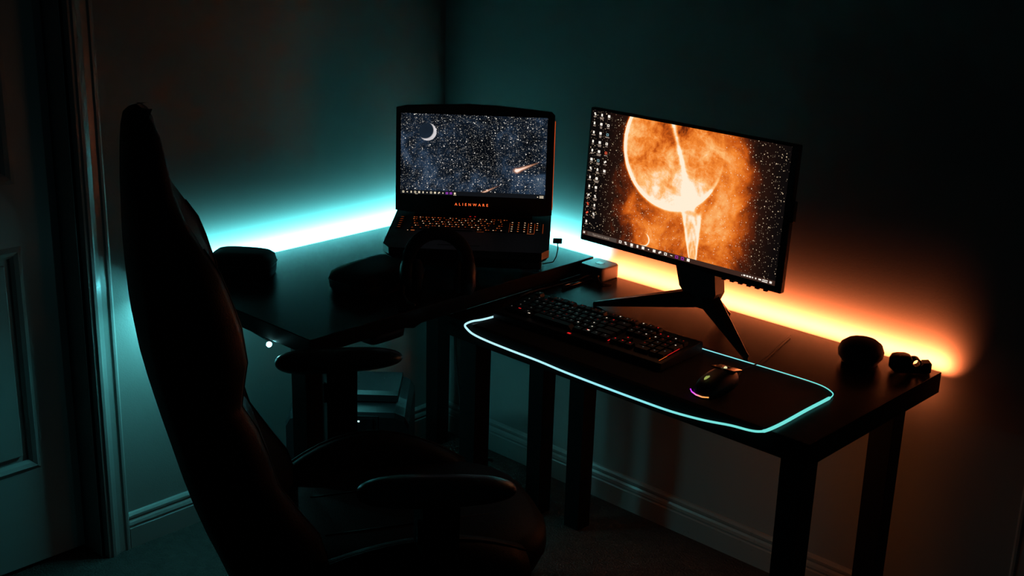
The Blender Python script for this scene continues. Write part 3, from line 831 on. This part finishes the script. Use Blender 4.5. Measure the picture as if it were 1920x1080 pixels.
# ================================================================== MOUSE
ms = thing('computer_mouse', 'black gaming mouse with a lit tail and logo, on the desk mat', 'mouse', (1.436, -0.520, HR + 0.0038), R(6))
rings = []
ML = 0.072
for i in range(13):
    f = i / 12; y = -ML + 2 * ML * f
    wd = 0.036 * (math.sin(math.pi * min(1, max(0, 0.10 + f * 0.82))) ** 0.45) * (1.0 - 0.10 * math.sin(math.pi * f) ** 2)
    hh = 0.042 * (math.sin(math.pi * (0.10 + 0.72 * f ** 0.85)) ** 0.7)
    if i in (0, 12): wd *= 0.72; hh *= 0.62
    rr = []
    for k in range(18):
        t = math.pi * 2 * k / 18; c_, s2 = math.cos(t), math.sin(t)
        rr.append((wd * math.copysign(abs(c_) ** 0.7, c_), y, 0.002 + max(0, s2) ** 0.75 * hh if s2 > 0 else 0.002))
    rings.append(rr)
mb = loft('shell', rings, M_PLASTIC, ms)
bm = bmesh.new(); add_tube(bm, [(-0.031, -0.062, 0.012), (-0.024, -0.069, 0.010), (-0.010, -0.0745, 0.008), (0.006, -0.0750, 0.007), (0.020, -0.0700, 0.008)], 0.0015, 6)
ml = from_bm('tail_light', bm, None, ms, True)
mm = bpy.data.materials.new('tail_rainbow'); mm.use_nodes = True; nt = mm.node_tree; nt.nodes.clear(); N.nt = nt
tc = nt.nodes.new('ShaderNodeTexCoord'); sp = nt.nodes.new('ShaderNodeSeparateXYZ'); nt.links.new(tc.outputs['Object'], sp.inputs[0])
cr = ramp(sm(N(sp.outputs[0]), -0.033, 0.022), [(0.0, (0.45, 0.02, 0.9)), (0.35, (0.95, 0.15, 0.55)), (0.7, (1.0, 0.35, 0.12)), (1.0, (0.7, 0.30, 0.06))])
e_ = nt.nodes.new('ShaderNodeEmission'); e_.inputs[1].default_value = 1.3; nt.links.new(cr, e_.inputs[0]); o_ = nt.nodes.new('ShaderNodeOutputMaterial'); nt.links.new(e_.outputs[0], o_.inputs[0])
ml.data.materials.append(mm); ml['label'] = 'violet to orange light line at the rear'
# logo on the palm rest: three curved feathers
bm = bmesh.new()
for k, (a0, ln) in enumerate(((0.0, 0.018), (0.35, 0.014), (-0.35, 0.013))):
    pts = [(-0.004 + math.sin(a0) * f * ln * 0.7 + 0.003 * f * f, -0.052 + ln * f, 0.0385 + 0.0052 * f) for f in (0, 0.35, 0.7, 1)]
    add_tube(bm, pts, [0.0006, 0.0019, 0.0015, 0.0004], 6)
lg = from_bm('logo', bm, emit('logo_green', (0.55, 0.62, 0.16), 0.55), ms, True); lg['label'] = 'pale green lit feather logo'
bm = bmesh.new(); bmesh.ops.create_cone(bm, cap_ends=True, segments=20, radius1=0.012, radius2=0.012, depth=0.007, matrix=Matrix.Translation((0, 0.045, 0.030)) @ Matrix.Rotation(R(90), 4, 'Y'))
wh = from_bm('scroll_wheel', bm, M_RUBBER, ms, True)
bm = bmesh.new(); bmesh.ops.create_uvsphere(bm, u_segments=10, v_segments=6, radius=0.0042, matrix=Matrix.Translation((0.0, 0.038, 0.0405)))
bmesh.ops.create_uvsphere(bm, u_segments=8, v_segments=6, radius=0.0018, matrix=Matrix.Translation((-0.010, 0.036, 0.0400)))
from_bm('wheel_light', bm, emit('wheel_cream', (0.9, 0.85, 0.45), 0.8), ms, True)
box('left_button', (-0.016, 0.045, 0.0375), (0.026, 0.050, 0.004), M_GLOSS, ms, bev=0.0015, rot=Matrix.Rotation(R(-14), 3, 'X'))
box('right_button', (0.016, 0.045, 0.0375), (0.026, 0.050, 0.004), M_GLOSS, ms, bev=0.0015, rot=Matrix.Rotation(R(-14), 3, 'X'))
tube('cord', [(0, 0.070, 0.008), (0.003, 0.10, 0.004), (-0.01, 0.15, 0.003), (0.0, 0.195, 0.003), (-0.005, 0.26, 0.001), (-0.02, 0.36, 0.001), (-0.03, 0.44, 0.001)], 0.0016, M_RUBBER, ms)

# ================================================================== SMART SPEAKER, WATCH
sp_ = thing('smart_speaker', 'squat round black speaker near the far end of the monitor desk', 'speaker', (1.570, -0.113, HR))
prf = [(0.030, 0.0), (0.046, 0.006), (0.056, 0.020), (0.058, 0.034), (0.052, 0.050), (0.038, 0.061), (0.018, 0.066), (0.002, 0.067)]
loft('fabric_shell', [superring(0, 0, z, r_, r_, 28, 2) for r_, z in [(a * 0.94, b * 0.92) for a, b in prf]], M_SOFT, sp_)
tube('base_ring', superring(0, 0, 0.004, 0.040, 0.040, 28, 2), 0.0035, M_RUBBER, sp_, 8, True)
wt = thing('watch', 'chunky black watch with its strap curled, on the far corner of the desk', 'watch', (1.673, -0.085, HR), R(42))
loft('watch_case', [superring(-0.012, 0, z, a, b, 24, 3.2) for z, a, b in ((0.002, 0.018, 0.016), (0.010, 0.026, 0.021), (0.030, 0.0265, 0.022), (0.040, 0.022, 0.019), (0.043, 0.015, 0.014))], M_PLASTIC, wt)
tube('crown', [(0.012, 0, 0.034), (0.020, 0, 0.034)], 0.0055, M_METAL and M_PLASTIC, wt, 12)
bm = bmesh.new(); loop = []
for k in range(14):
    t = 2 * math.pi * k / 14; loop.append((0.0225 + 0.0115 * math.cos(t), 0, 0.024 + 0.012 * math.sin(t)))
n_ = len(loop); A_, B_, C_, D_ = [], [], [], []
for x, y, z in loop:
    cx, cz = x - 0.0225, z - 0.024; s_ = 1.0; t_ = 0.72
    A_.append(bm.verts.new((x, -0.010, z))); B_.append(bm.verts.new((x, 0.010, z)))
    C_.append(bm.verts.new((0.0225 + cx * t_, -0.010, 0.024 + cz * t_))); D_.append(bm.verts.new((0.0225 + cx * t_, 0.010, 0.024 + cz * t_)))
for k in range(n_):
    j = (k + 1) % n_
    bm.faces.new((A_[k], A_[j], B_[j], B_[k])); bm.faces.new((C_[k], D_[k], D_[j], C_[j])); bm.faces.new((A_[k], C_[k], C_[j], A_[j])); bm.faces.new((B_[k], B_[j], D_[j], D_[k]))
from_bm('strap_loop', bm, M_RUBBER, wt)
loft('strap', [[(x, -0.012, z0), (x, 0.012, z0), (x, 0.012, z1), (x, -0.012, z1)] for x, z0, z1 in ((0.006, 0.001, 0.014), (0.030, 0.001, 0.014), (0.040, 0.001, 0.026), (0.056, 0.001, 0.027), (0.058, 0.004, 0.024))], M_RUBBER, wt, smooth=False)

# ================================================================== HEADSET and CASES on the corner desk
hs = thing('headset', 'black over-ear headset standing in front of the laptop', 'headset', (0.615, -0.605, HL), R(43))
pts = []
for k in range(19):
    t = math.pi * (k / 18); pts.append((-0.080 * math.cos(t), 0.0, 0.060 + 0.108 * math.sin(t) ** 0.8))
bm = bmesh.new(); add_tube(bm, pts, 0.010, 10, flat=1.8); from_bm('headband', bm, M_SOFT, hs, True)
for sx in (-1, 1):
    e_c = loft('ear_cup', [[(sx * (0.062 + dx), rr * 0.80 * math.cos(t), 0.052 + rr * math.sin(t)) for t in [2 * math.pi * k / 20 for k in range(20)]] for dx, rr in ((0.0, 0.038), (0.006, 0.046), (0.024, 0.048), (0.032, 0.040), (0.036, 0.025))], M_PLASTIC, hs)
    loft('cushion', [[(sx * (0.062 + dx), rr * 0.80 * math.cos(t), 0.052 + rr * math.sin(t)) for t in [2 * math.pi * k / 20 for k in range(20)]] for dx, rr in ((-0.020, 0.034), (-0.014, 0.043), (-0.001, 0.044))], M_SOFT, e_c)
tube('microphone_boom', [(-0.088, -0.02, 0.040), (-0.085, -0.06, 0.020), (-0.070, -0.10, 0.012), (-0.050, -0.12, 0.012)], 0.0035, M_RUBBER, hs)


def soft_case(name, label, loc, rz, a, b, h, dx=0.0):
    t = thing(name, label, 'case', loc, rz)
    loft('lower_shell', [superring(0, 0, z, a * s_, b * s_, 32, 4.5) for z, s_ in ((0.0, 0.93), (h * 0.10, 0.98), (h * 0.48, 1.0))], M_SOFT, t)
    loft('upper_shell', [superring(0, 0, z, a * s_, b * s_, 32, 4.5) for z, s_ in ((h * 0.52, 1.0), (h * 0.80, 0.95), (h * 0.93, 0.82), (h, 0.62))], M_SOFT, t)
    tube('zip', superring(0, 0, h * 0.50, a * 1.0, b * 1.0, 32, 4.5), h * 0.035, M_RUBBER, t, 6, True)
    return t


soft_case('hard_case', 'dark zipped case on the corner desk, between chair and glowing wall', (0.130, -0.872, HL), R(38), 0.088, 0.055, 0.066)
soft_case('camera_bag', 'low dark zipped bag lying in front of the laptop, beside the headset', (0.438, -0.660, HL), R(96), 0.125, 0.085, 0.056)

# ================================================================== PRINTER under the desk
pt = thing('printer', 'squat black printer with a small lit control panel, on the floor under the corner desk', 'printer', (0.225, -0.575, 0), R(43))
a_, d_, hh = 0.175, 0.115, 0.395
pf = [(-d_, 0.0), (-d_, 0.345), (-d_ + 0.008, 0.358), (-d_ + 0.045, 0.368), (-d_ + 0.09, 0.376), (d_, 0.382), (d_, 0.0)]
bm = bmesh.new(); secs = []
for x, ins in ((-a_, 0.035), (-a_ + 0.012, 0.012), (-a_ + 0.04, 0.0), (a_ - 0.04, 0.0), (a_ - 0.012, 0.012), (a_, 0.035)):
    secs.append([(x, y, z if z < 0.2 else z - ins) for y, z in pf])
pb = loft('housing', secs, M_PRINT, pt, smooth=False)
prism('lid', [(-d_ + 0.050, 0.374), (-d_ + 0.054, 0.392), (-d_ + 0.075, 0.397), (d_ - 0.01, 0.397), (d_, 0.382), (-d_ + 0.09, 0.374)], 'x', -a_ + 0.03, a_ - 0.035, M_PRINT, pt)
box('control_panel', (-0.01, -d_ - 0.0005, 0.312), (0.17, 0.006, 0.060), M_GLOSS, pt, bev=0.002)
box('panel_frame', (-0.01, -d_ + 0.002, 0.312), (0.20, 0.006, 0.075), M_PRINT, pt, bev=0.002)
bm = bmesh.new(); add_box(bm, 0.030, -d_ - 0.0042, 0.334, 0.012, 0.002, 0.004); from_bm('status_light', bm, emit('status_cyan', (0.55, 1.0, 1.0), 1.6), pt)
bm = bmesh.new()
for k in range(4): add_box(bm, -0.02 + k * 0.030, -d_ - 0.0042, 0.288, 0.005, 0.002, 0.0035)
from_bm('indicator_lights', bm, emit('status_teal', (0.15, 0.6, 0.6), 0.35), pt)
box('paper_tray', (0.0, -d_ - 0.004, 0.19), (0.24, 0.02, 0.012), M_PRINT, pt, bev=0.003)
box('tray_slot', (0.0, -d_ - 0.0005, 0.225), (0.25, 0.003, 0.04), M_GLOSS, pt)

# ================================================================== GAMING CHAIR
CH = R(62)
ch = thing('gaming_chair', 'tall black gaming chair seen from its side, in front of both desks', 'chair', (1.086, -1.156, 0), CH - R(90))
# backrest: stacked sections (z, rear t, front t, half width)
bt = [(0.44, -0.345, -0.180, 0.20), (0.50, -0.378, -0.182, 0.225), (0.555, -0.397, -0.192, 0.245), (0.61, -0.418, -0.208, 0.255), (0.67, -0.438, -0.248, 0.262), (0.73, -0.455, -0.285, 0.265), (0.79, -0.470, -0.300, 0.265),
      (0.845, -0.484, -0.318, 0.262), (0.895, -0.496, -0.345, 0.258), (0.935, -0.505, -0.340, 0.258), (0.98, -0.514, -0.333, 0.264), (1.05, -0.523, -0.342, 0.272), (1.11, -0.526, -0.360, 0.272), (1.150, -0.527, -0.374, 0.262), (1.19, -0.527, -0.398, 0.235),
      (1.235, -0.526, -0.424, 0.195), (1.28, -0.525, -0.440, 0.165), (1.335, -0.522, -0.448, 0.145), (1.375, -0.518, -0.456, 0.125), (1.398, -0.513, -0.466, 0.10), (1.408, -0.505, -0.476, 0.07), (1.414, -0.498, -0.484, 0.035)]
rings = []
for z, ta, tb_, hw in bt:
    rr = []; th_ = tb_ - ta; wing = 0.045 if z < 1.2 else 0.012
    for k in range(18):      # front side, left to right
        u_ = -1 + 2 * k / 17; x = hw * u_
        f = max(0.0, 1 - (abs(u_) / 0.72) ** 3) if abs(u_) < 0.72 else 0.0
        rnd = 0.0 if abs(u_) < 0.80 else (abs(u_) - 0.80) / 0.20
        rr.append((x, tb_ - wing * f - rnd ** 2 * th_ * 0.30, z))
    for k in range(14):      # rear side, right to left
        u_ = 1 - 2 * k / 13; x = hw * u_ * 0.985
        rr.append((x, ta + 0.035 * abs(u_) ** 3.5, z))
    rings.append(rr)
back = loft('backrest', rings, M_LEATHER, ch)
loft('lumbar_cushion', [superring(0, ty, z, a, b, 20, 2.6) for z, ty, a, b in ((0.635, -0.285, 0.10, 0.012), (0.66, -0.290, 0.150, 0.028), (0.72, -0.310, 0.165, 0.032), (0.78, -0.328, 0.160, 0.030), (0.825, -0.345, 0.12, 0.014))], M_LEATHER, ch)
for sx in (-1, 1):           # sewn seams down the wings
    tube('piping', [(sx * hw * 0.76, tb_ - 0.001, z) for z, ta, tb_, hw in bt[1:15]], 0.003, M_LEATHER, back, 6)
# seat
SX = 0.02; SZ0 = 0.055


def seat_ring(z, a, b, n=32, cy=0.0): return superring(SX, cy, z + SZ0, a, b, n, 3.2)


sc = loft('seat_cushion', [seat_ring(0.385, 0.20, 0.23), seat_ring(0.395, 0.225, 0.272), seat_ring(0.44, 0.24, 0.292), seat_ring(0.475, 0.236, 0.290), seat_ring(0.492, 0.205, 0.265), seat_ring(0.498, 0.15, 0.20)], M_LEATHER, ch)


def bolster(f, sx):
    xo = 0.200 + 0.050 * math.sin(math.pi * (0.05 + 0.9 * f)); y = -0.24 + 0.44 * f
    return SX + sx * xo, y, 0.048 + 0.010 * math.sin(math.pi * f), 0.115 * math.sin(math.pi * (0.12 + 0.80 * f)) ** 0.8


for sx in (-1, 1):
    rr = []
    for i in range(13):
        x, y, ww, hh_ = bolster(i / 12, sx)
        rr.append([(x + ww * math.cos(t), y, 0.500 + (hh_ if math.sin(t) > 0 else 0.06) * math.sin(t)) for t in [2 * math.pi * k / 18 for k in range(18)]])
    bo = loft('seat_bolster', rr, M_LEATHER, ch)
    tube('piping', [(bolster(i / 12, sx)[0] + 0.010 * sx, bolster(i / 12, sx)[1], 0.4995 + bolster(i / 12, sx)[3] * 0.985) for i in range(13)], 0.003, M_LEATHER, bo, 6)
for x in (-0.09, 0.08): tube('seam', [(SX + x, -0.18, 0.5525), (SX + x, 0.0, 0.5535), (SX + x, 0.19, 0.5515)], 0.002, M_LEATHER, sc, 6)
box('seat_pan', (SX, 0, 0.425), (0.36, 0.40, 0.03), M_LEG, ch, bev=0.006)
# armrests: pad, post, bracket; both turned a little inwards
for sx, px, py, rz in ((-1, -0.398, -0.050, R(-6)), (1, 0.305, -0.005, R(-12))):
    ar = Matrix.Rotation(rz, 3, 'Z')
    def pr_(v): q = ar @ Vector(v); return (q.x + px, q.y + py, q.z)
    rr = []
    for i in range(21):
        c_ = -math.cos(math.pi * i / 20) * 0.9985; y = 0.150 * c_
        wd = 0.045 * (1 - abs(c_) ** 3.2) ** (1 / 2.4); th_ = (0.027 - 0.004 * c_) * (1 - abs(c_) ** 3.5) ** (1 / 2.2)
        rr.append([pr_((wd * math.cos(t), y, 0.730 + th_ * math.sin(t))) for t in [2 * math.pi * k / 20 for k in range(20)]])
    arm = loft('armrest_pad', rr, M_GLOSSY_PAD, ch)
    ox0 = -0.02 * sx
    post = loft('armrest_post', [[(px + ox + a * ax_, py + b * 0.036, z) for a, b in ((-1, -1), (1, -1), (1, 1), (-1, 1))] for z, ax_, ox in ((0.40, 0.016, ox0), (0.46, 0.030, 0.0), (0.60, 0.030, 0.0), (0.715, 0.034, 0.0))], M_PLASTIC, ch, smooth=False)
    box('adjuster_lever', (px + 0.020, py - 0.036, 0.66), (0.010, 0.014, 0.05), M_GLOSS, post, bev=0.002)
    x1_ = SX + sx * 0.16
    box('armrest_bracket', ((px + ox0 + x1_) / 2, py, 0.403), (abs(px - x1_) + 0.02, 0.06, 0.014), M_LEG, ch, bev=0.003)
for sx in (-1, 1): box('recline_bracket', (SX - 0.02 + sx * 0.235, -0.27, 0.465), (0.012, 0.13, 0.09), M_LEG, ch, bev=0.004)
bm = bmesh.new(); add_tube(bm, [(SX, 0, 0.08), (SX, 0, 0.25)], 0.030, 16); add_tube(bm, [(SX, 0, 0.23), (SX, 0, 0.415)], 0.018, 16); from_bm('gas_lift', bm, M_LEG, ch, False)
for k in range(5):
    t = R(18 + 72 * k); dx, dy = math.cos(t), math.sin(t)
    leg = tube('base_leg', [(SX, 0, 0.105), (SX + dx * 0.15, dy * 0.15, 0.095), (SX + dx * 0.30, dy * 0.30, 0.075)], [0.030, 0.024, 0.017], M_PLASTIC, ch, 10)
    bm = bmesh.new()
    for o_s in (-0.016, 0.016):
        bmesh.ops.create_cone(bm, cap_ends=True, segments=18, radius1=0.028, radius2=0.028, depth=0.018, matrix=Matrix.Translation((SX + dx * 0.30 - dy * o_s, dy * 0.30 + dx * o_s, 0.028)) @ Matrix.Rotation(t, 4, 'Z') @ Matrix.Rotation(R(90), 4, 'X'))
    add_tube(bm, [(SX + dx * 0.30 + dy * 0.02, dy * 0.30 - dx * 0.02, 0.028), (SX + dx * 0.30 - dy * 0.02, dy * 0.30 + dx * 0.02, 0.028)], 0.007, 8)
    from_bm('castor', bm, M_RUBBER, ch, False)
